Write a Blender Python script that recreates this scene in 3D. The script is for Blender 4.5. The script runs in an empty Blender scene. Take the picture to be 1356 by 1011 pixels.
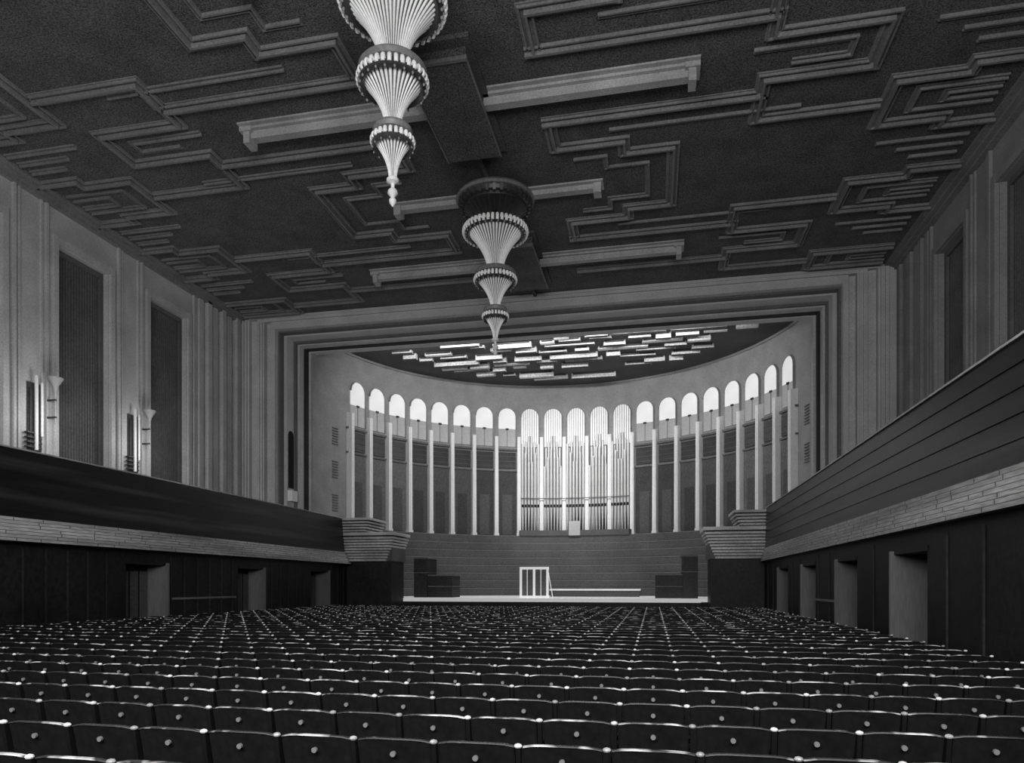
import bpy, math, random
from math import sin, cos, pi, radians, sqrt
from mathutils import Vector
random.seed(7)
S = bpy.context.scene
COL = S.collection
CX = -5.4          # hall centre line
H = 1.85           # camera height
CZ = 15.45         # ceiling height
TH = math.atan(187/920.0)

# ------------------------------------------------------------------ materials
def mat(name, g, rough=0.7, var=0.25, scale=6.0, fine=0.25, metal=0.0, emit=0.0, bump=0.0, spec=0.4, patch=None, stretch=None):
    m = bpy.data.materials.new(name); m.use_nodes = True
    nt = m.node_tree; N = nt.nodes; L = nt.links
    b = N['Principled BSDF']
    tc = N.new('ShaderNodeTexCoord')
    vec = tc.outputs['Object']
    if stretch:
        mp = N.new('ShaderNodeMapping'); mp.inputs['Scale'].default_value = stretch
        L.new(vec, mp.inputs['Vector']); vec = mp.outputs[0]
    n1 = N.new('ShaderNodeTexNoise'); n1.inputs['Scale'].default_value = scale*0.15; n1.inputs['Detail'].default_value = 5
    n2 = N.new('ShaderNodeTexNoise'); n2.inputs['Scale'].default_value = scale*3.0; n2.inputs['Detail'].default_value = 3
    L.new(vec, n1.inputs['Vector']); L.new(vec, n2.inputs['Vector'])
    mr1 = N.new('ShaderNodeMapRange'); mr1.inputs[1].default_value = 0.3; mr1.inputs[2].default_value = 0.7
    mr1.inputs[3].default_value = 1-var; mr1.inputs[4].default_value = 1+var
    mr2 = N.new('ShaderNodeMapRange'); mr2.inputs[1].default_value = 0.3; mr2.inputs[2].default_value = 0.7
    mr2.inputs[3].default_value = 1-fine; mr2.inputs[4].default_value = 1+fine
    L.new(n1.outputs[0], mr1.inputs[0]); L.new(n2.outputs[0], mr2.inputs[0])
    mu = N.new('ShaderNodeMath'); mu.operation = 'MULTIPLY'
    L.new(mr1.outputs[0], mu.inputs[0]); L.new(mr2.outputs[0], mu.inputs[1])
    mu2 = N.new('ShaderNodeMath'); mu2.operation = 'MULTIPLY'; mu2.inputs[1].default_value = g
    L.new(mu.outputs[0], mu2.inputs[0])
    out = mu2.outputs[0]
    if patch:     # painted highlight patches in world space: (scale, lo, hi, added value)
        ge = N.new('ShaderNodeNewGeometry')
        pv = ge.outputs['Position']
        if stretch:
            mp2 = N.new('ShaderNodeMapping'); mp2.inputs['Scale'].default_value = stretch
            L.new(pv, mp2.inputs['Vector']); pv = mp2.outputs[0]
        n3 = N.new('ShaderNodeTexNoise'); n3.inputs['Scale'].default_value = patch[0]; n3.inputs['Detail'].default_value = 2
        L.new(pv, n3.inputs['Vector'])
        m3 = N.new('ShaderNodeMapRange'); m3.inputs[1].default_value = patch[1]; m3.inputs[2].default_value = patch[2]
        m3.inputs[3].default_value = 0; m3.inputs[4].default_value = patch[3]
        L.new(n3.outputs[0], m3.inputs[0])
        ad = N.new('ShaderNodeMath'); ad.operation = 'ADD'
        L.new(out, ad.inputs[0]); L.new(m3.outputs[0], ad.inputs[1]); out = ad.outputs[0]
    cc = N.new('ShaderNodeCombineColor')
    for i in range(3): L.new(out, cc.inputs[i])
    L.new(cc.outputs[0], b.inputs['Base Color'])
    b.inputs['Roughness'].default_value = rough
    b.inputs['Metallic'].default_value = metal
    b.inputs['Specular IOR Level'].default_value = spec
    if emit:
        b.inputs['Emission Color'].default_value = (1, 1, 1, 1)
        b.inputs['Emission Strength'].default_value = emit
    if bump:
        bp = N.new('ShaderNodeBump'); bp.inputs['Strength'].default_value = bump; bp.inputs['Distance'].default_value = 0.05
        L.new(n2.outputs[0], bp.inputs['Height']); L.new(bp.outputs[0], b.inputs['Normal'])
    return m

M_ceil = mat('ceiling_stucco', 0.105, 0.85, 0.2, 8, 0.75, bump=0.5)
M_mould = mat('moulding_plaster', 0.21, 0.6, 0.2, 6, 0.25)
M_beam = mat('beam_plaster', 0.40, 0.55, 0.2, 6, 0.2)
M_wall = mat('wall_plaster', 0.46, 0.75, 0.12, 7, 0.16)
M_wallr = mat('wall_plaster_shaded', 0.26, 0.75, 0.15, 7, 0.16)  # shaded copy of the wall plaster, the dimness is in the colour
M_pil = mat('pilaster_plaster', 0.88, 0.6, 0.05, 5, 0.08)
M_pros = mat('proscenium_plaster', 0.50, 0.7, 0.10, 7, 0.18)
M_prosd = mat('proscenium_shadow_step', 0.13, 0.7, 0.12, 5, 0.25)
M_drape = mat('grey_ribbed_drapery', 0.12, 0.8, 0.2, 5, 0.25)
M_black = mat('black_trim', 0.02, 0.7, 0.2, 5, 0.2)
M_lacq = mat('dark_lacquered_wood', 0.010, 0.36, 0.5, 2.0, 0.4, spec=0.25, stretch=(1, .12, 3), patch=(.8, .5, .8, .07))  # pale streak patches are sheen put into the wood colour
M_under = mat('dark_panelling', 0.016, 0.5, 0.4, 3, 0.4, spec=0.2)
M_panel = mat('dark_panel_strip', 0.028, 0.5, 0.4, 3, 0.3, spec=0.2)
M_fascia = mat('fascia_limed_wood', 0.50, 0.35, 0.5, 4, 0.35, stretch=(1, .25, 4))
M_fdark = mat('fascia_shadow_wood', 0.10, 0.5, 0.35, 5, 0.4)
M_floor = mat('dark_floor', 0.006, 0.7, 0.3, 4, 0.3, spec=0.1)
M_jamb = mat('jamb_wood', 0.16, 0.3, 0.2, 3, 0.15, stretch=(3, 3, .3))
M_apse = mat('apse_plaster', 0.30, 0.75, 0.12, 7, 0.2)
M_apsedark = mat('apse_panel', 0.05, 0.7, 0.3, 4, 0.3)
M_bay = mat('apse_soft_bay', 0.085, 0.7, 0.2, 4, 0.25)
M_ledge = mat('apse_ledge', 0.14, 0.7, 0.2, 4, 0.3)
M_glass = mat('frosted_backlit_glass', 0.7, 0.6, 0.15, 6, 0.25, emit=0.36)
M_glasslow = mat('frosted_lower_glass', 0.40, 0.6, 0.15, 5, 0.2, emit=0.05)
M_white = mat('white_paint_glow', 0.9, 0.5, 0.03, 4, 0.05, emit=0.35)  # paint given emission so the frame looks brightly lit
M_pipe = mat('organ_pipe_metal', 0.62, 0.4, 0.1, 5, 0.1, metal=0.2)
M_dark = mat('black_void', 0.008, 0.9, 0.1, 4, 0.1)
M_choir = mat('choir_wall_boards', 0.095, 0.6, 0.15, 4, 0.25)
M_cline = mat('choir_wall_joint', 0.17, 0.6, 0.15, 4, 0.2)
M_stage = mat('stage_boards_glow', 0.85, 0.5, 0.1, 4, 0.15, emit=0.25)  # emission stands in for light falling on the stage edge
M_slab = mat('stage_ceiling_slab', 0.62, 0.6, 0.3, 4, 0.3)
M_slabd = mat('stage_ceiling_lining_and_soffit_shade', 0.06, 0.7, 0.3, 4, 0.4)
M_seat = mat('seat_dark_upholstery', 0.009, 0.8, 0.4, 4, 0.4, spec=0.12)
M_rail = mat('seat_top_rail', 0.03, 0.4, 0.5, 2.5, 0.4, patch=(5.2, 0.52, 0.66, 0.75))  # bright noise patches are highlights put into the rail colour
M_iron = mat('seat_iron', 0.008, 0.7, 0.2, 4, 0.2, spec=.1)
M_disc = mat('enamel_number_disc', 0.22, 0.4, 0.1, 4, 0.1)
M_cap = mat('arm_cap_painted_glint', 0.30, 0.3, 0.3, 4, 0.05, patch=(5.3, .44, .6, .7), emit=.05)  # glint patches and a slight glow put into the knob material
M_crys = mat('frosted_crystal', 0.85, 0.35, 0.05, 5, 0.1, emit=0.07)
M_crysin = mat('smoked_inner_glass', 0.12, 0.4, 0.05, 5, 0.1)
M_bulb = mat('frosted_bead', 0.25, 0.4, 0.0, 4, 0.0)
M_brass = mat('dull_brass', 0.07, 0.4, 0.2, 5, 0.2, metal=0.4)
M_canopy = mat('canopy_metal', 0.20, 0.45, 0.15, 5, 0.2)
M_lamp = mat('sconce_bowl_glass', 0.3, 0.5, 0.05, 4, 0.1)
M_tube = mat('sconce_tube_glass', 0.7, 0.5, 0.05, 4, 0.1, emit=0.12)

# ------------------------------------------------------------------ mesh helpers
class G:
    def __init__(s): s.v = []; s.f = []; s.m = []
    def box(s, x0, x1, y0, y1, z0, z1, mi=0):
        if x1 < x0: x0, x1 = x1, x0
        if y1 < y0: y0, y1 = y1, y0
        if z1 < z0: z0, z1 = z1, z0
        n = len(s.v)
        s.v += [(x0,y0,z0),(x1,y0,z0),(x1,y1,z0),(x0,y1,z0),(x0,y0,z1),(x1,y0,z1),(x1,y1,z1),(x0,y1,z1)]
        s.f += [(n,n+3,n+2,n+1),(n+4,n+5,n+6,n+7),(n,n+1,n+5,n+4),(n+1,n+2,n+6,n+5),(n+2,n+3,n+7,n+6),(n+3,n,n+4,n+7)]
        s.m += [mi]*6; return s
    def lathe(s, prof, cx=0, cy=0, n=24, mi=0, cap=True):
        st = len(s.v)
        for (r, z) in prof:
            for i in range(n):
                a = 2*pi*i/n
                s.v.append((cx+r*cos(a), cy+r*sin(a), z))
        for k in range(len(prof)-1):
            for i in range(n):
                j = (i+1) % n
                s.f.append((st+k*n+i, st+k*n+j, st+(k+1)*n+j, st+(k+1)*n+i)); s.m.append(mi)
        if cap:
            s.f.append(tuple(st+i for i in reversed(range(n)))); s.m.append(mi)
            l = st+(len(prof)-1)*n
            s.f.append(tuple(l+i for i in range(n))); s.m.append(mi)
        return s
    def prism(s, poly, z0, z1, mi=0):
        n = len(poly); st = len(s.v)
        s.v += [(x,y,z0) for x,y in poly] + [(x,y,z1) for x,y in poly]
        for i in range(n):
            j = (i+1) % n
            s.f.append((st+i, st+j, st+n+j, st+n+i)); s.m.append(mi)
        s.f.append(tuple(st+i for i in reversed(range(n)))); s.m.append(mi)
        s.f.append(tuple(st+n+i for i in range(n))); s.m.append(mi)
        return s
    def ringarc(s, cx, cy, r0, r1, a0, a1, z0, z1, n=64, mi=0):
        pts = [(a0+(a1-a0)*i/n) for i in range(n+1)]
        st = len(s.v)
        for a in pts:
            for r, z in ((r0,z0),(r1,z0),(r1,z1),(r0,z1)):
                s.v.append((cx+r*sin(a), cy+r*cos(a), z))
        for i in range(n):
            b = st+4*i
            for k in range(4):
                k2 = (k+1) % 4
                s.f.append((b+k, b+k2, b+4+k2, b+4+k)); s.m.append(mi)
        s.f.append((st, st+3, st+2, st+1)); s.m.append(mi)
        e = st+4*n; s.f.append((e, e+1, e+2, e+3)); s.m.append(mi)
        return s
    def sweep(s, path, prof0, zc, mi=0):
        # mitred ridge-and-groove moulding along an axis-aligned polyline on a ceiling at height zc
        prof = [(o, zc-d) for o, d in prof0]
        W = max(abs(o) for o, d in prof0)
        P = [Vector(p) for p in path]; n = len(P)
        dirs = [(P[i+1]-P[i]).normalized() for i in range(n-1)]
        nor = [Vector((-d.y, d.x)) for d in dirs]
        st = len(s.v); m = len(prof)
        for i in range(n):
            for o, z in prof:
                if i == 0: q = P[0]+nor[0]*o-dirs[0]*W
                elif i == n-1: q = P[-1]+nor[-1]*o+dirs[-1]*W
                else:
                    a, b = nor[i-1], nor[i]
                    q = P[i]+(a*o if abs(a.dot(b)) > .9 else (a+b)*o)
                s.v.append((q.x, q.y, z))
        for i in range(n-1):
            for k in range(m):
                k2 = (k+1) % m
                s.f.append((st+i*m+k, st+i*m+k2, st+(i+1)*m+k2, st+(i+1)*m+k)); s.m.append(mi)
        s.f.append(tuple(st+k for k in range(m))); s.m.append(mi)
        s.f.append(tuple(st+(n-1)*m+k for k in reversed(range(m)))); s.m.append(mi)
        return s
    def hexa(s, p, mi=0):
        n = len(s.v); s.v += p
        s.f += [(n,n+3,n+2,n+1),(n+4,n+5,n+6,n+7),(n,n+1,n+5,n+4),(n+1,n+2,n+6,n+5),(n+2,n+3,n+7,n+6),(n+3,n,n+4,n+7)]
        s.m += [mi]*6; return s
    def data(s, name, mats, smooth=False, recalc=True):
        me = bpy.data.meshes.new(name); me.from_pydata(s.v, [], s.f)
        for m in mats: me.materials.append(m)
        me.polygons.foreach_set('material_index', s.m)
        if recalc:
            import bmesh
            bm = bmesh.new(); bm.from_mesh(me); bmesh.ops.recalc_face_normals(bm, faces=bm.faces); bm.to_mesh(me); bm.free()
        if smooth:
            me.polygons.foreach_set('use_smooth', [True]*len(me.polygons))
            try: me.set_sharp_from_angle(angle=radians(40))
            except Exception: pass
        me.update(); return me
    def obj(s, name, mats, loc=(0,0,0), rot=0, parent=None, smooth=False, **k):
        if not isinstance(mats, (list, tuple)): mats = [mats]
        o = bpy.data.objects.new(name, s.data(name, mats, smooth))
        o.location = loc; o.rotation_euler = (0,0,rot)
        COL.objects.link(o)
        if parent: o.parent = parent
        for a, b in k.items(): o[a] = b
        return o

def dup(root, kids, loc, rot=None, **k):
    r = root.copy(); COL.objects.link(r); r.location = loc
    if rot is not None: r.rotation_euler = (0,0,rot)
    for a, b in k.items(): r[a] = b
    for c in kids:
        q = c.copy(); COL.objects.link(q); q.parent = r
    return r

def struct(g, name, mats, label, **k):
    return g.obj(name, mats, kind='structure', label=label, **k)

tn = [0]
def trim(g, mats, label, **k):
    tn[0] += 1
    return struct(g, 'trim_%d' % tn[0], mats, label, **k)

# ------------------------------------------------------------------ room shell
XL, XR = CX-15.4, CX+15.6
BL, BR = CX-10.5, CX+10.5
YP = 32.0
Y0 = -3.0
struct(G().box(XL-.5, XR+.5, Y0, 48.5, -.2, 0), 'floor', M_floor, 'dark matt floor of the auditorium')
struct(G().box(XL-.5, XR+.5, Y0, 48.5, CZ, CZ+.3), 'ceiling', M_ceil, 'dark speckled stucco hall ceiling')

panels_s = [8.4, 13.0, 17.6, 22.2, 26.8]
ZW = 12.1+H
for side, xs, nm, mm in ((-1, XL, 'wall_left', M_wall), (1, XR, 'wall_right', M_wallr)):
    g = G()
    def wb(y0, y1, z0, z1, d0, d1, mi=0):
        g.box(xs-side*d0, xs-side*d1, y0, y1, z0, z1, mi)
    y = Y0
    for pc in panels_s:
        wb(y, pc-1.17, 0, CZ, -.5, 0); wb(pc-1.17, pc+1.17, ZW, CZ, -.5, 0); wb(pc-1.17, pc+1.17, 0, ZW, -.5, -.42); y = pc+1.17
    wb(y, YP+3, 0, CZ, -.5, 0)
    for pc in panels_s:
        for e in (-1, 1):
            wb(pc+e*1.22, pc+e*1.42, 3.5, ZW+.28, -.01, .12)
            wb(pc+e*1.62, pc+e*1.72, 3.5, CZ, -.01, .10)
            wb(pc+e*1.82, pc+e*1.90, 3.5, CZ, -.01, .06)
        wb(pc-1.21, pc+1.21, ZW+.02, ZW+.25, -.01, .11)
    fd = 1.0 if side < 0 else .6
    for yy, dd in ((28.75,.14),(29.3,.22),(29.85,.14),(30.4,.24),(30.95,.16),(31.5,.30)):
        wb(yy, yy+.3, 3.5, CZ, -.01, dd*fd)
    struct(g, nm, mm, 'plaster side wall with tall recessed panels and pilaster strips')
    for i, pc in enumerate(panels_s):
        g = G()
        n = 18
        g.box(xs+side*.40, xs+side*.36, pc-1.16, pc+1.16, 3.6, ZW-.01)
        for k in range(n):
            yy = pc-1.14+k*2.28/n
            g.box(xs+side*.37, xs+side*.30, yy+.02, yy+.085, 3.6, ZW-.03)
        g.box(xs+side*.3, xs+side*.2, pc-1.16, pc-1.0, 3.6, ZW-.21); g.box(xs+side*.3, xs+side*.2, pc+1.0, pc+1.16, 3.6, ZW-.21)
        g.box(xs+side*.3, xs+side*.2, pc-1.16, pc+1.16, ZW-.2, ZW-.02)
        struct(g, 'window_%d' % (i+1+(0 if side < 0 else 10)), M_drape, 'tall wall opening closed with grey ribbed drapery')
    g = G()
    for k, (d, zz) in enumerate(((.6,.08),(.4,.17),(.22,.26))):
        g.box(xs, xs-side*d, Y0, YP, CZ-zz, CZ-.001)
    trim(g, M_mould, 'stepped plaster cornice along the side wall')

# proscenium wall + frame
g = G()
def frame(hi, ho, zt, y0, y1, mi=0):
    for s in (-1, 1):
        g.box(CX+s*hi, CX+s*ho, y0, y1, 0, CZ, mi)
    g.box(CX-hi, CX+hi, y0, y1, zt, CZ, mi)
frame(14.75, 15.62, CZ-.12, 32.0, 35)
frame(14.35, 14.76, CZ-.18, 32.25, 35)
frame(13.95, 14.36, CZ-.26, 32.05, 35)
frame(13.62, 13.96, CZ-.46, 32.35, 35)
frame(13.42, 13.63, CZ-.62, 32.15, 35, 0)
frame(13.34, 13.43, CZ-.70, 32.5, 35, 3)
frame(13.16, 13.35, CZ-.78, 32.9, 35, 0)
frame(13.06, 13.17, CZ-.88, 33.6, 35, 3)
frame(12.96, 13.07, CZ-.94, 33.8, 35, 1)
frame(12.84, 12.97, CZ-1.0, 34.3, 35, 2)
frame(12.72, 12.85, CZ-1.06, 34.6, 35, 0)
for s in (-1, 1):
    for h in (14.85, 15.02, 15.19): g.box(CX+s*h, CX+s*(h+.08), 31.9, 32.1, 3.5, CZ-.15, 0)
    for h in (14.02, 14.18): g.box(CX+s*h, CX+s*(h+.06), 31.97, 32.1, 3.5, CZ-.3, 0)
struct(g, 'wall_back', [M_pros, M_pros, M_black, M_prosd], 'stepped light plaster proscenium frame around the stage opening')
g = G()
for w, mi, xx in ((.36,1,.02),(.28,0,.035)):
    ps = [(-w,0),(w,0)]+[(w*cos(a), 2.7+w*sin(a)) for a in [pi*i/12 for i in range(13)]]
    n = len(ps); st = len(g.v); X = CX-13.16
    g.v += [(X+xx, 33.25+p[0], 6.9+p[1]) for p in ps]+[(X-.01, 33.25+p[0], 6.9+p[1]) for p in ps]
    g.f.append(tuple(range(st, st+n))); g.m.append(mi)
    for i in range(n):
        j = (i+1) % n; g.f.append((st+i, st+j, st+n+j, st+n+i)); g.m.append(mi)
g.box(CX-13.17, CX-12.9, 32.95, 33.5, 6.2, 6.75, 2)
struct(g, 'window_30', [M_dark, M_pros, M_pil], 'small dark arched niche in the stage frame')

# ------------------------------------------------------------------ apse
AX, AY, R = CX+.27, 34.2, 12.9
A0 = radians(88)
struct(G().ringarc(AX, AY, R, R+.4, -A0, A0, 0, CZ, 120), 'wall_apse', M_apse, 'curved light plaster wall of the stage apse')
trim(G().ringarc(AX, AY, R-.12, R, -A0, A0, CZ-.15, CZ, 120), M_apse, 'plain cornice of the apse wall')
DA = radians(7.0)
ZS = 3.3+H
for i in range(-10, 11):
    a = i*DA
    org = abs(i) <= 2
    z0 = 9.4+H
    zt = 12.0+H; w = .58
    zb = 10.6+H
    def arch(w, z0, zt, n=14):
        return [(-w, z0), (w, z0)]+[(w*cos(t), zt-w+w*sin(t)) for t in [pi*k/n for k in range(n+1)]]
    g = G()
    def ap(ps, y0, y1, mi):
        n = len(ps); st = len(g.v)
        g.v.extend([(p[0], y0, p[1]) for p in ps]+[(p[0], y1, p[1]) for p in ps])
        g.f.append(tuple(range(st, st+n))); g.m.append(mi)
        g.f.append(tuple(reversed(range(st+n, st+2*n)))); g.m.append(mi)
        for q in range(n):
            j = (q+1) % n; g.f.append((st+q, st+j, st+n+j, st+n+q)); g.m.append(mi)
    ap(arch(w, zb if not org else z0, zt), -.06, .1, 0)
    if not org: g.box(-w, w, -.06, .1, z0, zb, 2)
    else: g.box(-w, w, -.06, .1, ZS, z0, 3)
    zz0 = ZS if org else z0
    o = arch(w+.05, zz0, zt+.05); inn = arch(w, zz0, zt); n = len(o)
    st = len(g.v)
    for q in range(1, n):
        for P in (o[q], inn[q]):
            g.v.append((P[0], -.16, P[1])); g.v.append((P[0], .05, P[1]))
    for q in range(n-2):
        b = st+4*q
        g.f += [(b,b+4,b+6,b+2),(b,b+1,b+5,b+4),(b+2,b+6,b+7,b+3)]; g.m += [1]*3
    if not org:
        g.box(-.018,.018,-.1,-.05, z0, zb-.1, 1)
        g.box(-.10,.10,-.12,-.05, zb-.08, zb+.03, 3)
    else:
        for k in range(-3,4): g.box(k*.15-.015,k*.15+.015,-.1,-.05,z0,zt-.56+sqrt(.56**2-(k*.15)**2)-.02,1)
    struct(g, 'window_%d' % (50+i), [M_glass, M_apse, M_glasslow, M_apsedark], 'tall round-arched opening in the apse wall with pale frosted glazing' if not org else 'round-arched organ niche in the apse wall',
           loc=(AX+R*sin(a), AY+R*cos(a), 0), rot=-a)
for s in (-1, 1):
    a0, a1 = s*2.5*DA, s*10.6*DA
    if a0 > a1: a0, a1 = a1, a0
    trim(G().ringarc(AX, AY, R-.18, R, a0, a1, 9.12+H, 9.24+H, 60), M_ledge, 'curved ledge of the upper apse gallery')
    trim(G().ringarc(AX, AY, R-.16, R, a0, a1, 7.7+H, 7.8+H, 60), M_ledge, 'curved ledge of the apse gallery')
    for k in range(3, 11):
        g = G(); a = s*k*DA
        dk = 3 if k >= 8 else (2 if k >= 5 else 1)  # outer bays paler: the light reaching them is put into the colour
        g.box(-.6,.6,-.1,.05, 7.9+H, 9.0+H, 1 if k < 8 else 2); g.box(-.62,.62,-.12,.05, ZS+.1, 7.65+H, dk)
        for q in range(3): g.box(-.58,.58,-.12,-.1, 8.05+H+q*.32, 8.09+H+q*.32, 0)
        g.box(-.33,.33,-.145,-.1, ZS+.1, 6.1+H, 4)
        trim(g, [M_choir, M_apsedark, M_bay, M_ledge, M_bay if dk != 2 else M_apsedark], 'soft grey panelled bay between the apse pilasters', loc=(AX+R*sin(a), AY+R*cos(a), 0), rot=-a)
    g = G(); a = s*radians(78.5)
    for base in (4.2, 6.1, 8.0):
        for q in range(7): g.box(-.26,.26,-.06,.02, base+H+q*.15, base+H+q*.15+.05, 0)
    trim(g, [M_ledge], 'stacked louvre bars on the plain apse wall', loc=(AX+R*sin(a), AY+R*cos(a), 0), rot=-a)

def pil_mesh():
    g = G()
    z0, z1 = ZS, 10.1+H
    g.hexa([(-.13,-.42,z0),(.13,-.42,z0),(.10,.0,z0),(-.10,.0,z0),(-.11,-.42,z1-.1),(.11,-.42,z1-.1),(.10,.0,z1),(-.10,.0,z1)])
    g.box(-.16,.16,-.46,.0,z0+.001,z0+.18)
    g.box(-.05,.05,-.47,-.41,z0+.1,z1-.1)
    return g
first = None
for k in range(-11, 11):
    a = (k+.5)*DA
    loc = (AX+R*sin(a), AY+R*cos(a), 0)
    if first is None:
        first = pil_mesh().obj('pilaster', M_pil, loc, -a, label='slender pale plaster pilaster on the apse wall', category='pilaster', group='apse pilasters')
    else:
        dup(first, [], loc, -a)

# curved boarded choir wall
g = G()
nb = 8; hh = (ZS-1.15)/nb
for i in range(nb):
    z = 1.15+i*hh
    g.ringarc(AX, AY, R-1.25+.06*i, R-.02, -radians(72), radians(72), z, z+hh-.05, 80, 0)
    g.ringarc(AX, AY, R-1.27+.06*i, R-.02, -radians(72), radians(72), z+hh-.05, z+hh, 80, 1)
g.obj('choir_wall', [M_choir, M_cline], label='broad curved wall of horizontal wooden boards below the organ', category='wall panelling')
g = G()
g.box(-6.0, -.8, 41.0, 43.2, 1.15, 1.52, 0); g.box(-6.05, -.75, 40.95, 43.2, 1.52, 1.60, 1)
g.obj('podium', [M_choir, M_stage], label='low wooden podium with pale edge on the stage', category='podium')

# stage
g = G()
pts = [(CX-7.7, 35.3), (CX+7.7, 35.3), (CX+7.7, 36.5)]+[(AX+(R-1.3)*sin(t), AY+(R-1.3)*cos(t)) for t in [radians(78-156*i/40) for i in range(41)]]+[(CX-7.7, 36.5)]
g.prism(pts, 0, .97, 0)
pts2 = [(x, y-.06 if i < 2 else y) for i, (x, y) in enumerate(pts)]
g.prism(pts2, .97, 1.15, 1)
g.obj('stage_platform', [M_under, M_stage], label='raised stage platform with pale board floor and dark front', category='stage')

# organ
g = G()
g.ringarc(AX, AY, R-.95, R-.1, -2.5*DA, 2.5*DA, ZS, ZS+.35, 30, 0)
g.box(AX-.38, AX+.38, AY+R-1.05, AY+R-.9, ZS, ZS+.95, 1)
organ = g.obj('pipe_organ', [M_choir, M_pros], label='large pipe organ with tall pale pipes set in arched niches', category='organ')
def pipe_mesh(r, z0, zt):
    g = G(); zm = z0+1.55
    g.lathe([(.02,z0),(r*.5,z0+.5),(r,zm),(r,zt)], n=12)
    g.box(-r*.7, r*.7, -r*1.12, -r*.6, zm+.03, zm+.22, 1)
    return g
for b in range(-2, 3):
    for k in range(6):
        x = (k-2.5)*.19
        zt = 9.3+H+(2.5-abs(k-2.5))*.4
        a = b*DA+x/R
        pipe_mesh(.08, ZS+.35, zt).obj('organ_pipe', [M_pipe, M_dark], (AX+(R-.22)*sin(a), AY+(R-.22)*cos(a), 0), -a, parent=organ, smooth=True)
    for k in range(6):
        x = (k-2.5)*.215
        q = abs(k-2.5) if b % 2 == 0 else 2.5-abs(k-2.5)
        zt = 8.0+H+q*.6
        a = b*DA+x/(R-.5)
        pipe_mesh(.085, ZS+.35, zt).obj('organ_pipe', [M_pipe, M_dark], (AX+(R-.5)*sin(a), AY+(R-.5)*cos(a), 0), -a, parent=organ, smooth=True)
g = G().ringarc(AX, AY, R-.66, R-.62, -2.45*DA, 2.45*DA, 5.80+H, 5.85+H, 30, 0)
g.obj('pipe_rail', M_ledge, parent=organ, label='thin dark rail across the pipe feet')

# side blocks at balcony ends
for s in (-1, 1):
    g = G()
    def bx(h0, h1, y0, y1, z0, z1, mi=0): g.box(CX+s*h0, CX+s*h1, y0, y1, z0, z1, mi)
    bx(8.1, 12.5, 34.5, 36.4, 0, 3.1, 0)
    bx(9.5, 12.5, 34.35, 36.4, 3.1, 5.3, 2)
    bx(8.0, 12.5, 34.37, 36.4, 3.1, 4.55, 2)
    for k in range(9):
        e = (.48,.42,.36,.30,.24,.18,.12,.06,.0)[k]
        bx(7.8+e, 12.5, 34.10+e*.3, 36.4, 3.1+k*.145, 3.1+k*.145+.10, 1)
    bx(7.72, 12.5, 34.0, 36.4, 4.44, 4.6, 1)
    for k in range(4):
        bx(9.4-.07*k, 12.5, 34.16-.03*k, 36.4, 4.66+.145*k, 4.66+.145*k+.09, 1)
    bx(9.1, 12.5, 34.03, 36.4, 5.25, 5.37, 1)
    g.obj('balcony_end_tribune', [M_panel, M_fascia, M_fdark], label='stepped wooden box with pale courses ending the side balcony', category='balcony')
    g = G()
    bx(6.9, 7.65, 36.8, 38.6, 1.15, 3.3, 0); bx(6.8, 7.65, 36.75, 38.6, 3.3, 3.38, 1)
    bx(6.85, 7.65, 36.76, 38.6, 2.5, 2.55, 1)
    bx(5.5, 6.9, 37.0, 38.6, 1.15, 2.35, 0); bx(5.4, 6.9, 36.95, 38.6, 2.35, 2.42, 1)
    bx(5.45, 6.9, 36.96, 38.6, 1.75, 1.79, 1)
    g.obj('stage_parapet', [M_panel, M_ledge], label='low stepped dark wooden parapet beside the stage', category='parapet')

# white double door frame on the stage
g = G()
gx, gy = -6.25, 36.6
for x in (0, .72, 1.44): g.box(gx-.77+x, gx-.65+x, gy, gy+.08, 1.15, 2.8)
g.box(gx-.77, gx+.79, gy-.005, gy+.085, 2.68, 2.81); g.box(gx-.77, gx+.79, gy-.005, gy+.085, 1.15, 1.27)
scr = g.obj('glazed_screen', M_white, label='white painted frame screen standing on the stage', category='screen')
g = G()
for x in (.32,1.06): g.box(gx-.7+x, gx-.67+x, gy+.02, gy+.06, 1.25, 2.68)
g.obj('glazing_bar', M_white, parent=scr)
g = G().box(gx-.67, gx+.69, gy+.055, gy+.065, 1.25, 2.68)
g.obj('pane', M_ledge, parent=scr, label='dull grey pane')
g = G()
g.hexa([(gx+1.0,gy+.0,1.15),(gx+1.04,gy+.0,1.15),(gx+1.04,gy+.05,1.15),(gx+1.0,gy+.05,1.15),(gx+.77,gy+.0,2.5),(gx+.8,gy+.0,2.5),(gx+.8,gy+.05,2.5),(gx+.77,gy+.05,2.5)])
g.obj('strut', M_white, parent=scr)

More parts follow.
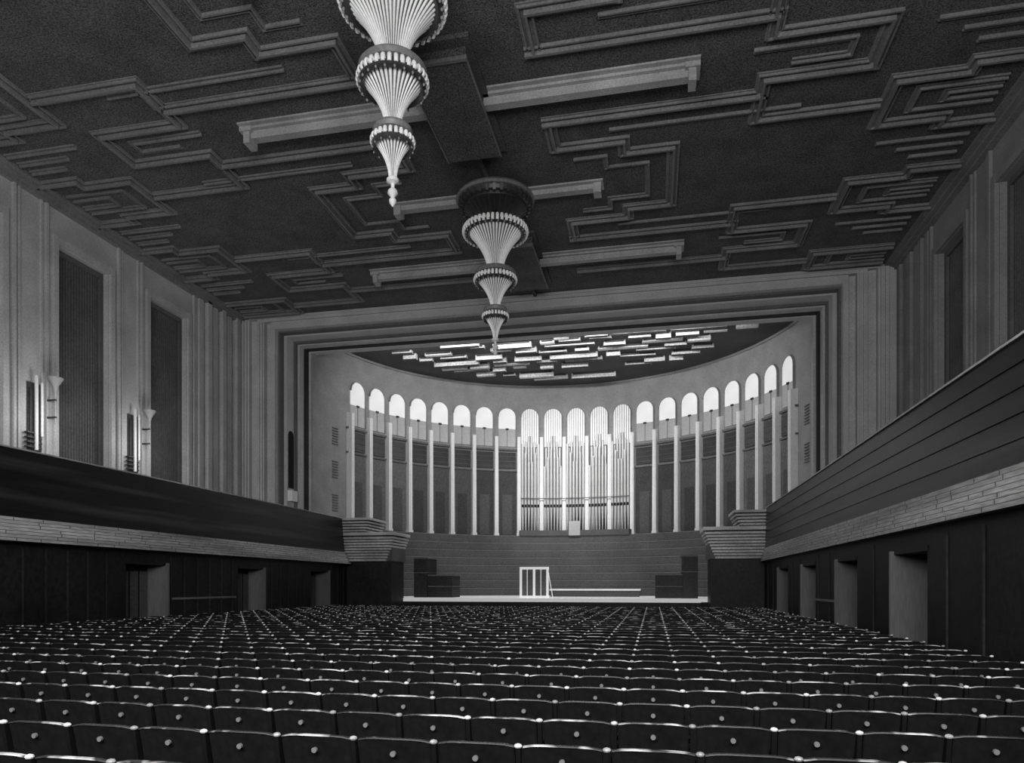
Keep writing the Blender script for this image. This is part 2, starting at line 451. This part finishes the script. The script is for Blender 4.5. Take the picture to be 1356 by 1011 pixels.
# ------------------------------------------------------------------ apse ceiling slabs
rows = [37.4+.8*i for i in range(11)]
rr = random.Random(11)
for ri, y in enumerate(rows):
    lim = sqrt(max(0, (R-2.0)**2-(y-AY)**2))
    x = -lim+rr.uniform(.2, 1.0)
    while x < lim-.7:
        Lg = min(rr.choice([.8,1.2,1.6,2.2,2.8]), lim-x)
        if rr.random() < .80:
            hd = rr.choice([.15,.22,.30])
            g = G()
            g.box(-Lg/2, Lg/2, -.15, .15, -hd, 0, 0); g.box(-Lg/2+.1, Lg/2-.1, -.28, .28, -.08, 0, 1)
            g.box(-Lg/2+.01, Lg/2-.01, -.14, .14, -hd-.004, -hd+.01, 1 if rr.random() < .7 else 0)  # underside plate, mostly dark: soffit shade put into the colour
            g.obj('ceiling_slab', [M_slab, M_slabd], (AX+x+Lg/2, y+rr.uniform(-.12,.12), CZ-.031), 0,
                  label='pale plaster bar hanging on the dark stage ceiling', category='ceiling ornament', group='stage ceiling slabs')
        x += Lg+rr.choice([.25,.5,.9])
pts = [(AX+(R-.13)*sin(t), AY+(R-.13)*cos(t)) for t in [radians(86-172*i/60) for i in range(61)]]
trim(G().prism(pts, CZ-.03, CZ-.002), M_slabd, 'dark plaster lining of the stage ceiling')

# ------------------------------------------------------------------ hall ceiling ornaments
ST = [(-.21,.001),(-.21,.09),(-.16,.09),(-.16,.03),(-.07,.03),(-.07,.17),(.0,.17),(.0,.03),(.10,.03),(.10,.09),(.14,.09),(.14,.03),(.19,.03),(.19,.001)]
ST2 = [(-.09,.001),(-.09,.09),(-.04,.09),(-.04,.02),(.04,.02),(.04,.05),(.07,.05),(.07,.001)]
def moulding(name, paths, label, steps=ST, m=M_mould, cat='moulding', grp='ceiling mouldings'):
    g = G()
    for path in paths: g.sweep(path, steps, CZ)
    return g.obj(name, m, label=label, category=cat, group=grp)

YB = [9.0, 18.8, 28.5]
YC = [13.9, 23.65]
def mx(s, pts): return [(CX+s*a, b) for a, b in pts]
for yb in YB:
    g = G()
    for w, d, l in ((.80,.05,6.6),(.50,.12,6.5),(.26,.34,6.35)):
        g.box(CX-l, CX+l, yb-w/2, yb+w/2, CZ-d, CZ-.001)
    for s in (-1, 1):
        g.box(CX+s*6.3, CX+s*6.5, yb-.22, yb+.22, CZ-.50, CZ-.001)
        g.box(CX+s*6.22, CX+s*6.6, yb-.28, yb+.28, CZ-.18, CZ-.002)
    g.obj('ceiling_beam', M_beam, label='long pale stepped plaster beam with block ends on the ceiling', category='beam', group='long ceiling beams')
    g = G()
    for w, d, l in ((.95,.12,2.3),(.8,.46,2.0)):
        g.box(CX-w, CX+w, yb-l, yb+l, CZ-d, CZ-.001)
    g.box(CX-.85, CX+.85, yb-2.10, yb-2.001, CZ-.50, CZ-.40, 1)
    for e in (-.85,.81): g.box(CX+e, CX+e+.04, yb-2.0, yb+2.0, CZ-.48, CZ-.43, 1)
    g.box(CX-.07, CX+.07, yb+2.3, yb+3.7, CZ-.12, CZ-.001)
    g.obj('ceiling_box', [M_ceil, M_mould], label='dark rectangular box dropped from the ceiling with a pale edge', category='ceiling ornament', group='ceiling boxes')
    for s in (-1, 1):
        moulding('ceiling_moulding', [
            mx(s, [(2.4, yb-1.35),(8.3, yb-1.35),(8.3, yb-.75),(11.0, yb-.75),(11.0, yb+.75),(8.3, yb+.75),(8.3, yb+1.35),(2.4, yb+1.35)]),
            ], 'stepped angular plaster moulding framing the end of a ceiling beam')
        moulding('ceiling_moulding', [mx(s, [(8.0, yb-.25),(10.3,yb-.25),(10.3,yb+.25),(9.0,yb+.25)])],
                 'small inner key-shaped plaster moulding on the ceiling', steps=ST2)
for yc in YC:
    g = G()
    for w, d, l in ((.6,.06,3.75),(.28,.22,3.6)):
        g.box(CX-l, CX+l, yc-w/2, yc+w/2, CZ-d, CZ-.001)
    for s in (-1, 1): g.box(CX+s*3.42, CX+s*3.68, yc-.2, yc+.2, CZ-.38, CZ-.002)
    g.obj('ceiling_beam', M_beam, label='short pale plaster beam crossing above a chandelier', category='beam', group='short ceiling beams')
    for s in (-1, 1):
        moulding('ceiling_moulding', [
            mx(s, [(2.4, yc-3.25),(2.4, yc-2.2),(4.5, yc-2.2),(4.5, yc-1.6),(6.0, yc-1.6),(6.0, yc+1.6),(4.5, yc+1.6),(4.5, yc+2.2),(2.4, yc+2.2),(2.4, yc+3.25)]),
            ], 'stepped angular plaster moulding around a chandelier')
        moulding('ceiling_moulding', [mx(s, [(3.0, yc-1.5),(3.9,yc-1.5),(3.9,yc-.9),(5.2,yc-.9),(5.2,yc+.9),(3.9,yc+.9),(3.9,yc+1.5),(3.0,yc+1.5)])],
                 'inner stepped plaster moulding around a chandelier', steps=ST2)
        moulding('ceiling_moulding', [mx(s, [(4.2, yc-2.75),(9.4, yc-2.75)]), mx(s, [(4.2, yc+2.75),(9.4, yc+2.75)])],
                 'long thin straight plaster moulding on the ceiling', steps=ST2)
YSd = [(6.55,1,9.0), (11.45,-1,9.0), (16.35,1,18.8), (21.25,-1,18.8), (26.05,1,28.5), (30.9,-1,28.5)]
for q, e, yb in YSd:
    for s in (-1, 1):
        h = .95 if q < 30 else .7
        moulding('ceiling_moulding', [mx(s, [(14.9,q-h-.35),(13.6,q-h-.35),(13.6,q-h),(11.8,q-h),(11.8,q+h),(13.6,q+h),(13.6,q+h+.35),(14.9,q+h+.35)]) if q < 30 else mx(s, [(14.6,q-h),(11.8,q-h),(11.8,q+h),(14.6,q+h)]),
                                      mx(s, [(8.3,yb-e*1.65),(8.3,q),(11.45,q)])],
                 'angular plaster moulding running out from the side wall')
        moulding('ceiling_moulding', [mx(s, [(14.6,q-.5),(12.5,q-.5),(12.5,q+.5),(14.6,q+.5)]), mx(s, [(14.6,q-.2),(13.3,q-.2),(13.3,q+.2),(14.6,q+.2)])],
                 'small inner angular plaster moulding beside the wall', steps=ST2)
for q in [9.0, 13.9, 18.8, 23.65, 28.5]:
    for s in (-1, 1):
        moulding('ceiling_moulding', [mx(s, [(12.2,q-.45),(14.6,q-.45)]), mx(s, [(12.9,q),(14.6,q)]), mx(s, [(13.4,q+.45),(14.6,q+.45)])],
                 'short straight plaster mouldings beside the wall', steps=ST2)

# ------------------------------------------------------------------ balconies
doors_R = [30.3, 25.65, 21.0, 16.35]
doors_L = [32.2, 26.3, 20.4]
dn = 0
for s, xs, xw, drs, nm in ((-1, BL, XL, doors_L, 'left'), (1, BR, XR, doors_R, 'right')):
    g = G()
    def bx(d0, d1, y0, y1, z0, z1, mi=0):
        g.box(xs+s*d0, xs+s*d1, y0, y1, z0, z1, mi)
    ye = 34.0
    lap = .012 if s < 0 else .03
    rec = .03 if s < 0 else .008
    ph = .355 if s < 0 else .368
    for k in range(5):
        z = 3.57+k*ph
        g.hexa([(xs+s*(rec*k),Y0,z),(xs+s*.45,Y0,z),(xs+s*.45,ye,z),(xs+s*(rec*k),ye,z),
                (xs+s*(lap+rec*k),Y0,z+ph),(xs+s*.45,Y0,z+ph),(xs+s*.45,ye,z+ph),(xs+s*(lap+rec*k),ye,z+ph)], 0)
    zt = 3.57+5*ph
    bx(.10 if s < 0 else .02, .5, Y0, ye, zt-.004, zt+.035, 3)
    zz = 2.95; d0 = -.36 if s < 0 else -.20; dd = .045 if s < 0 else .026
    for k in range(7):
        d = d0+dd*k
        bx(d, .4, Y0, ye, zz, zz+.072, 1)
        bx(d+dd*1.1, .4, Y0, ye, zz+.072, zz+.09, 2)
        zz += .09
    rj = random.Random(5); yy = 2.0
    while yy < ye-1.0:
        for k in range(7):
            o = rj.uniform(0, 1.0)
            bx(d0+dd*k-.003, 0, yy+o, yy+o+.025, 2.955+.09*k, 3.02+.09*k, 2)
        yy += 1.3
    bx(.3, 4.88, Y0, 31.88, 2.98, 3.4, 0)
    bx(.3, 2.1, 31.88, 33.98, 2.98, 3.4, 0)
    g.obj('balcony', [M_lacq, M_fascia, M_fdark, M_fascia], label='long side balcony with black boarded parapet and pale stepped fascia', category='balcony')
    g = G(); y = Y0; T = .75; OW = 1.8
    for y2 in sorted(drs):
        bx(.02, T, y, y2-OW, 0, 2.97); bx(.02, T, y2-OW, y2, 2.57, 2.97)
        y = y2
    bx(.02, T, y, 34.3, 0, 2.97)
    y = 1.0
    while y < 34:
        if all(not (y2-OW-.1 < y+.03 < y2+.1) for y2 in drs):
            bx(-.01, .05, y, y+.05, 0.1, 2.8, 1)
        y += .7 if s < 0 else 1.4
    struct(g, 'wall_under_balcony_'+nm, [M_under, M_panel], 'dark panelled wall below the balcony')
    for y2 in drs:
        dn += 1
        g = G()
        bx(-.10, T, y2-.05, y2+.02, 0, 2.57, 0); bx(-.02, T, y2-OW, y2-.06, 2.5, 2.6, 1)  # paler lining on the far reveal, its light put into the colour
        bx(T-.06, T+.02, y2-OW, y2, 0, 2.55, 1)
        for q in range(4):
            yy = y2-OW+.1+q*.43
            bx(T-.09, T-.05, yy, yy+.33, .2, 2.3, 3 if s < 0 else 2)
        struct(g, 'door_%d' % dn, [M_jamb, M_under, M_black, M_choir], 'deep doorway with far wooden jamb toned as lit and dark double doors')
    g = G(); bx(-.04, .03, drs[2]+.3, drs[1]-OW-.2, 1.35, 1.42); trim(g, M_jamb, 'narrow handrail on the wall below the balcony')

# ------------------------------------------------------------------ sconces
def sconce(s, loc):
    g = G().box(-.0, .06, -.32, .22, 0, 2.3)
    g.box(.06,.10,-.28,.1,.1,2.1)
    root = g.obj('wall_sconce', M_brass, loc, 0 if s < 0 else pi, label='tall metal wall sconce with upright tubes and glass bowl', category='wall lamp', group='balcony wall sconces')
    ks = []
    ks.append(G().lathe([(.055,.0),(.055,2.5),(.02,2.56)], .2, -.12, 16).obj('tube', M_tube, parent=root, smooth=True, label='pale upright tube'))
    ks.append(G().lathe([(.04,.5),(.04,2.3),(.02,2.36)], .2, .1, 16).obj('tube', M_tube, parent=root, smooth=True, label='pale upright tube'))
    ks.append(G().lathe([(.03,1.9),(.05,2.1),(.09,2.3),(.24,2.56),(.25,2.6),(.22,2.6),(.08,2.35),(.02,2.33)], .42, .42, 24).obj('bowl', M_lamp, parent=root, smooth=True, label='frosted glass bowl'))
    ks.append(G().lathe([(.02,1.0),(.03,1.3),(.03,1.9)], .42, .42, 12).obj('stem', M_lamp, parent=root, smooth=True))
    ks.append(G().box(.0,.45,.39,.45,1.2,1.26).box(.0,.45,.39,.45,1.8,1.86).obj('bracket', M_brass, parent=root))
    g = G()
    for q in range(5): g.box(.04,.2,-.45,.1,-.1+q*.16,-.05+q*.16)
    ks.append(g.obj('grille', M_brass, parent=root, label='ribbed grille'))
    return root, ks
Y_sc = [20.1, 24.7, 15.4, 10.8]
zsc = 4.6+H
rt, ks = sconce(-1, (XL, Y_sc[0], zsc))
dup(rt, ks, (XL, Y_sc[1], zsc), 0)

# ------------------------------------------------------------------ chandeliers
def rib_tier(z_neck, z_rim, r_neck, r_rim, n):
    g = G(); K = 12
    prof = []
    h = z_rim-z_neck
    for k in range(K+1):
        t = k/K
        prof.append((r_neck+(r_rim*.92-r_neck)*(t**1.9), z_neck+h*t))
    dr = .09*h
    prof += [(r_rim*.97, z_rim+dr*.25), (r_rim, z_rim-dr*.2), (r_rim*1.01, z_rim-dr*.9), (r_rim*.98, z_rim-dr*1.5)]
    th = .016 if r_rim > .8 else .010
    for i in range(n):
        a = 2*pi*i/n; ca, sa = cos(a), sin(a)
        st = len(g.v)
        for k, (r, z) in enumerate(prof):
            w = .30*2*pi*r/n
            for dr_, dw in ((-th,-w),(th*1.5,-w*.35),(th*1.5,w*.35),(-th,w)):
                g.v.append(((r+dr_)*ca-dw*sa, (r+dr_)*sa+dw*ca, z))
        m = len(prof)
        for k in range(m-1):
            b = st+4*k
            for q in range(4):
                q2 = (q+1) % 4
                g.f.append((b+q, b+q2, b+4+q2, b+4+q)); g.m.append(0)
        g.f.append((st, st+3, st+2, st+1)); g.m.append(0)
        e = st+4*(m-1); g.f.append((e, e+1, e+2, e+3)); g.m.append(0)
    g.lathe([(max(.02, r-.045), z) for r, z in prof[:K]], n=n*2, cap=False, mi=1)
    return g
def chandelier(loc):
    z = lambda q: q+H
    g = G()
    g.lathe([(.3,z(13.6)),(1.1,z(13.6)),(1.1,z(13.5)),(1.33,z(13.48)),(1.38,z(13.4)),(1.33,z(13.33)),(1.22,z(13.32)),(1.25,z(13.3))], n=48, cap=False)
    g.lathe([(1.25,z(13.3)),(1.2,z(13.2)),(1.1,z(13.16)),(1.08,z(13.08)),(.8,z(13.08)),(.1,z(13.05))], n=48, cap=False, mi=1)
    for i in range(32):
        a = 2*pi*i/32; ca, sa = cos(a), sin(a)
        p = [(1.1,z(13.08)),(1.06,z(13.08)),(.45,z(12.6)),(.49,z(12.58))]
        q = [((r)*ca-dw*sa, (r)*sa+dw*ca, zz) for dw in (-.012,.012) for r, zz in p]
        g.hexa(q, 1)
        p = [(1.16,z(13.1)),(1.24,z(13.12)),(1.31,z(13.3)),(1.2,z(13.3))]
        q = [((r)*ca-dw*sa, (r)*sa+dw*ca, zz) for dw in (-.05,.05) for r, zz in p]
        g.hexa(q, 1)
    root = g.obj('chandelier', [M_canopy, M_brass], loc, smooth=True, label='tall three-tiered crystal chandelier hanging from a round ceiling canopy', category='chandelier', group='hall chandeliers')
    ks = []
    g = G().lathe([(.05,z(13.0)),(.05,z(8.6))], n=12); ks.append(g.obj('stem', M_brass, parent=root, smooth=True))
    tiers = [(10.95, 12.4, .26, 1.13, 44, 30), (9.65, 10.70, .15, .75, 34, 22), (8.6, 9.42, .07, .46, 24, 14)]
    for zn, zr, rn, r1, n, nb in tiers:
        ks.append(rib_tier(z(zn), z(zr), rn, r1, n).obj('crystal_shade', [M_crys, M_crysin], parent=root, label='flared fan of pale crystal ribs'))
        g = G().lathe([(r1*.80,z(zr-.06)),(r1*.93,z(zr-.08)),(r1*.94,z(zr-.17)),(r1*.85,z(zr-.21)),(r1*.78,z(zr-.16)),(r1*.80,z(zr-.06))], n=40, cap=False)
        ks.append(g.obj('ring', M_brass, parent=root, smooth=True))
        rb = .034 if r1 > 1 else .027 if r1 > .5 else .02
        for i in range(nb):
            a = 2*pi*i/nb
            if i == 0:
                g = G(); g.lathe([(.005,-rb*1.3),(rb*.7,-rb*.8),(rb,0),(rb*.7,rb*.8),(.01,rb*1.2)], n=8)
                bulb = g.obj('bulb', M_bulb, (r1*.92, 0, z(zr-.21)), parent=root, smooth=True, label='small frosted bead bulb'); ks.append(bulb)
            else:
                q = bulb.copy(); q.location = (r1*.92*cos(a), r1*.92*sin(a), z(zr-.21)); COL.objects.link(q); ks.append(q)
    for zz, r in ((10.88,.72),(9.6,.42)):
        g = G().lathe([(r*.4,z(zz+.14)),(r*.95,z(zz+.05)),(r,z(zz-.0)),(r*.92,z(zz-.08)),(r*.6,z(zz-.11))], n=40, cap=False)
        ks.append(g.obj('collar', M_canopy, parent=root, smooth=True, label='round moulded metal collar'))
    g = G().lathe([(.09,z(8.62)),(.13,z(8.58)),(.13,z(8.52)),(.04,z(8.48)),(.04,z(8.4)),(.1,z(8.34)),(.11,z(8.28)),(.04,z(8.2)),(.08,z(8.14)),(.07,z(8.08)),(.01,z(8.0))], n=20)
    ks.append(g.obj('finial', M_pil, parent=root, smooth=True, label='pale turned finial'))
    return root, ks
rt, ks = chandelier((CX, YC[0], 0))
dup(rt, ks, (CX, YC[1], 0))

# ------------------------------------------------------------------ seats
HW = .242
CV = .022; CR = .018
def g_back():
    g = G(); n = 8; hw = HW
    rows = [(.46, .0), (.62,-.02), (.78,-.05), (.87,-.07)]
    st = len(g.v)
    for side in (0, 1):
        for (z, yo) in rows:
            for i in range(n+1):
                x = -hw+2*hw*i/n
                zz = z-(CR*(abs(x)/hw)**4 if z > .8 else 0)
                g.v.append((x, yo+CV*(x/hw)**2+(.035 if side else 0), zz))
    m = (n+1); o = len(rows)*m
    for k in range(len(rows)-1):
        for i in range(n):
            a = st+k*m+i
            g.f.append((a, a+1, a+m+1, a+m)); g.m.append(0)
            g.f.append((a+o, a+m+o, a+m+1+o, a+1+o)); g.m.append(0)
        for i in (0, n):
            a = st+k*m+i; g.f.append((a, a+m, a+m+o, a+o)); g.m.append(0)
    for k in (0, len(rows)-1):
        for i in range(n):
            a = st+k*m+i; g.f.append((a, a+1, a+1+o, a+o)); g.m.append(0)
    return g
def g_rail():
    g = G(); n = 8; hw = HW+.003
    ring = lambda x: (-.07+CV*(x/hw)**2, .87-CR*(abs(x)/hw)**4)
    for i in range(n+1):
        x = -hw+2*hw*i/n; y, z = ring(x)
        for dy, dz in ((-.005,-.003),(.030,-.003),(.027,.005),(-.002,.005)):
            g.v.append((x, y+dy, z+dz))
    for i in range(n):
        b = 4*i
        for q in range(4):
            q2 = (q+1) % 4; g.f.append((b+q,b+q2,b+4+q2,b+4+q)); g.m.append(0)
    g.f.append((0,3,2,1)); g.m.append(0); b = 4*n; g.f.append((b,b+1,b+2,b+3)); g.m.append(0)
    return g
def g_cush():
    g = G()
    g.hexa([(-.22,.05,.40),(.22,.05,.40),(.215,.44,.41),(-.215,.44,.41),(-.205,.06,.47),(.205,.06,.47),(.20,.42,.49),(-.20,.42,.49)])
    return g
def g_arm():
    g = G(); g.box(.247,.288,-.02,.36,.62,.65); return g
def g_cap():
    g = G(); g.lathe([(.008,-.016),(.021,-.01),(.026,.0),(.02,.012),(.003,.018)], n=10)
    g.v = [(.268+x, -.06+y, .862+z*.9) for x, y, z in g.v]
    return g
def g_frame():
    g = G()
    A, B = .253, .283
    g.hexa([(A,.02,0),(B,.02,0),(B,.38,0),(A,.38,0),(A,.12,.4),(B,.12,.4),(B,.3,.4),(A,.3,.4)])
    g.hexa([(A,.0,.38),(B,.0,.38),(B,.32,.38),(A,.32,.38),(A,-.02,.63),(B,-.02,.63),(B,.34,.63),(A,.34,.63)])
    g.hexa([(A,-.03,.6),(B,-.03,.6),(B,.03,.6),(A,.03,.6),(A,-.07,.855),(B,-.07,.855),(B,-.03,.855),(A,-.03,.855)])
    return g
def g_disc():
    g = G(); n = 14
    for y in (-.075, -.055):
        for i in range(n):
            a = 2*pi*i/n; g.v.append((.018*cos(a), y, .775+.018*sin(a)))
    for i in range(n):
        j = (i+1) % n; g.f.append((i, j, n+j, n+i)); g.m.append(0)
    g.f.append(tuple(range(n))); g.m.append(0)
    return g
parts = [('backrest', g_back, M_seat, None), ('top_rail', g_rail, M_rail, 'wood top rail with painted highlights'), ('seat_cushion', g_cush, M_seat, None),
         ('armrest', g_arm, M_iron, None), ('arm_knob', g_cap, M_cap, 'knob with painted glint'), ('number_plate', g_disc, M_disc, 'small round pale number disc')]
pos = []
RP, SW = .82, .54
nrow = 36; ncol = 37
for r in range(nrow):
    y = 2.6+r*RP
    for c in range(ncol):
        pos.append((CX-ncol*SW/2+SW*(c+.5), y))
def proj(x, y, z):
    d = -x*sin(TH)+y*cos(TH); u = x*cos(TH)+y*sin(TH)
    if d < .2: return None
    return 678+920*u/d, 775-920*(z-H)/d, d
vis = []; rest = []
for p in pos:
    q = proj(p[0], p[1]-.05, .88)
    if q and -40 < q[0] < 1396 and q[1] < 1030: vis.append((q[2], p))
    elif q and q[1] >= 1030 and q[2] < 3.2: pass
    else: rest.append(p)
vis.sort()
near = [p for _, p in vis[:300]]; far = [p for _, p in vis[300:]] + [p for p in rest]
root = None
for (x, y) in near:
    if root is None:
        root = g_frame().obj('auditorium_seat', M_iron, (x, y, 0), label='dark upholstered auditorium seat seen from behind with round number disc', category='seat', group='auditorium seats')
        kids = []
        for nm, f, m, lab in parts:
            k = f().obj(nm, m, parent=root, smooth=(nm in ('backrest',)))
            if lab: k['label'] = lab
            kids.append(k)
    else:
        dup(root, kids, (x, y, 0))
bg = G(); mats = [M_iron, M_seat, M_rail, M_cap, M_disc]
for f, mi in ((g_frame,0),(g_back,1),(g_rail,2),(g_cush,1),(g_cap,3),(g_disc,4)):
    q = f(); n = len(bg.v); bg.v += q.v; bg.f += [tuple(n+i for i in ff) for ff in q.f]; bg.m += [mi]*len(q.f)
V = []; F = []; MI = []
for (x, y) in far:
    n = len(V)
    V += [(a+x, b+y, c) for a, b, c in bg.v]; F += [tuple(n+i for i in ff) for ff in bg.f]; MI += bg.m
gg = G(); gg.v = V; gg.f = F; gg.m = MI
o = bpy.data.objects.new('auditorium_seats', gg.data('auditorium_seats', mats, recalc=False)); COL.objects.link(o)
o['kind'] = 'stuff'; o['label'] = 'many further rows of dark auditorium seats facing the stage'; o['category'] = 'seats'; o['group'] = 'auditorium seats'

# ------------------------------------------------------------------ lights
def area(name, loc, target, sx, sy, power, spread=180):
    l = bpy.data.lights.new(name, 'AREA'); l.shape = 'RECTANGLE'; l.size = sx; l.size_y = sy; l.energy = power; l.spread = radians(spread)
    o = bpy.data.objects.new(name, l); o.location = loc; COL.objects.link(o)
    o.rotation_euler = (Vector(target)-Vector(loc)).to_track_quat('-Z', 'Y').to_euler()
    return o
def point(name, loc, power, r=.2):
    l = bpy.data.lights.new(name, 'POINT'); l.energy = power; l.shadow_soft_size = r
    o = bpy.data.objects.new(name, l); o.location = loc; COL.objects.link(o); return o
area('rear_fill_light', (CX+4, -2.5, 7), (CX-2, 30, 12), 14, 5, 2500)  # added soft fill behind the camera, not a lamp of the hall
for y in Y_sc:
    point('sconce_light', (XL+1.6, y+.0, zsc+1.0), 95, .5)
area('apse_fill_light', (CX, 35.35, 14.75), (CX, 47, 8.5), 16, .25, 900)  # added fill, hidden behind the header to brighten the apse
area('organ_fill_light', (CX, 35.5, 14.3), (CX, 47, 8), 2, .3, 110, 60)  # added narrow fill, out of sight, to brighten the organ

w = bpy.data.worlds.new('World'); S.world = w; w.use_nodes = True
w.node_tree.nodes['Background'].inputs[0].default_value = (1,1,1,1)
w.node_tree.nodes['Background'].inputs[1].default_value = 0.11

# ------------------------------------------------------------------ camera
cam = bpy.data.cameras.new('Camera'); co = bpy.data.objects.new('Camera', cam); COL.objects.link(co)
co.location = (0, 0, H); co.rotation_euler = (radians(90), 0, TH)
cam.sensor_width = 36; cam.lens = 920/1356*36; cam.shift_y = (775-505.5)/1356
cam.clip_start = .05; cam.clip_end = 200
S.camera = co
S.view_settings.view_transform = 'Standard'
S.view_settings.look = 'None'
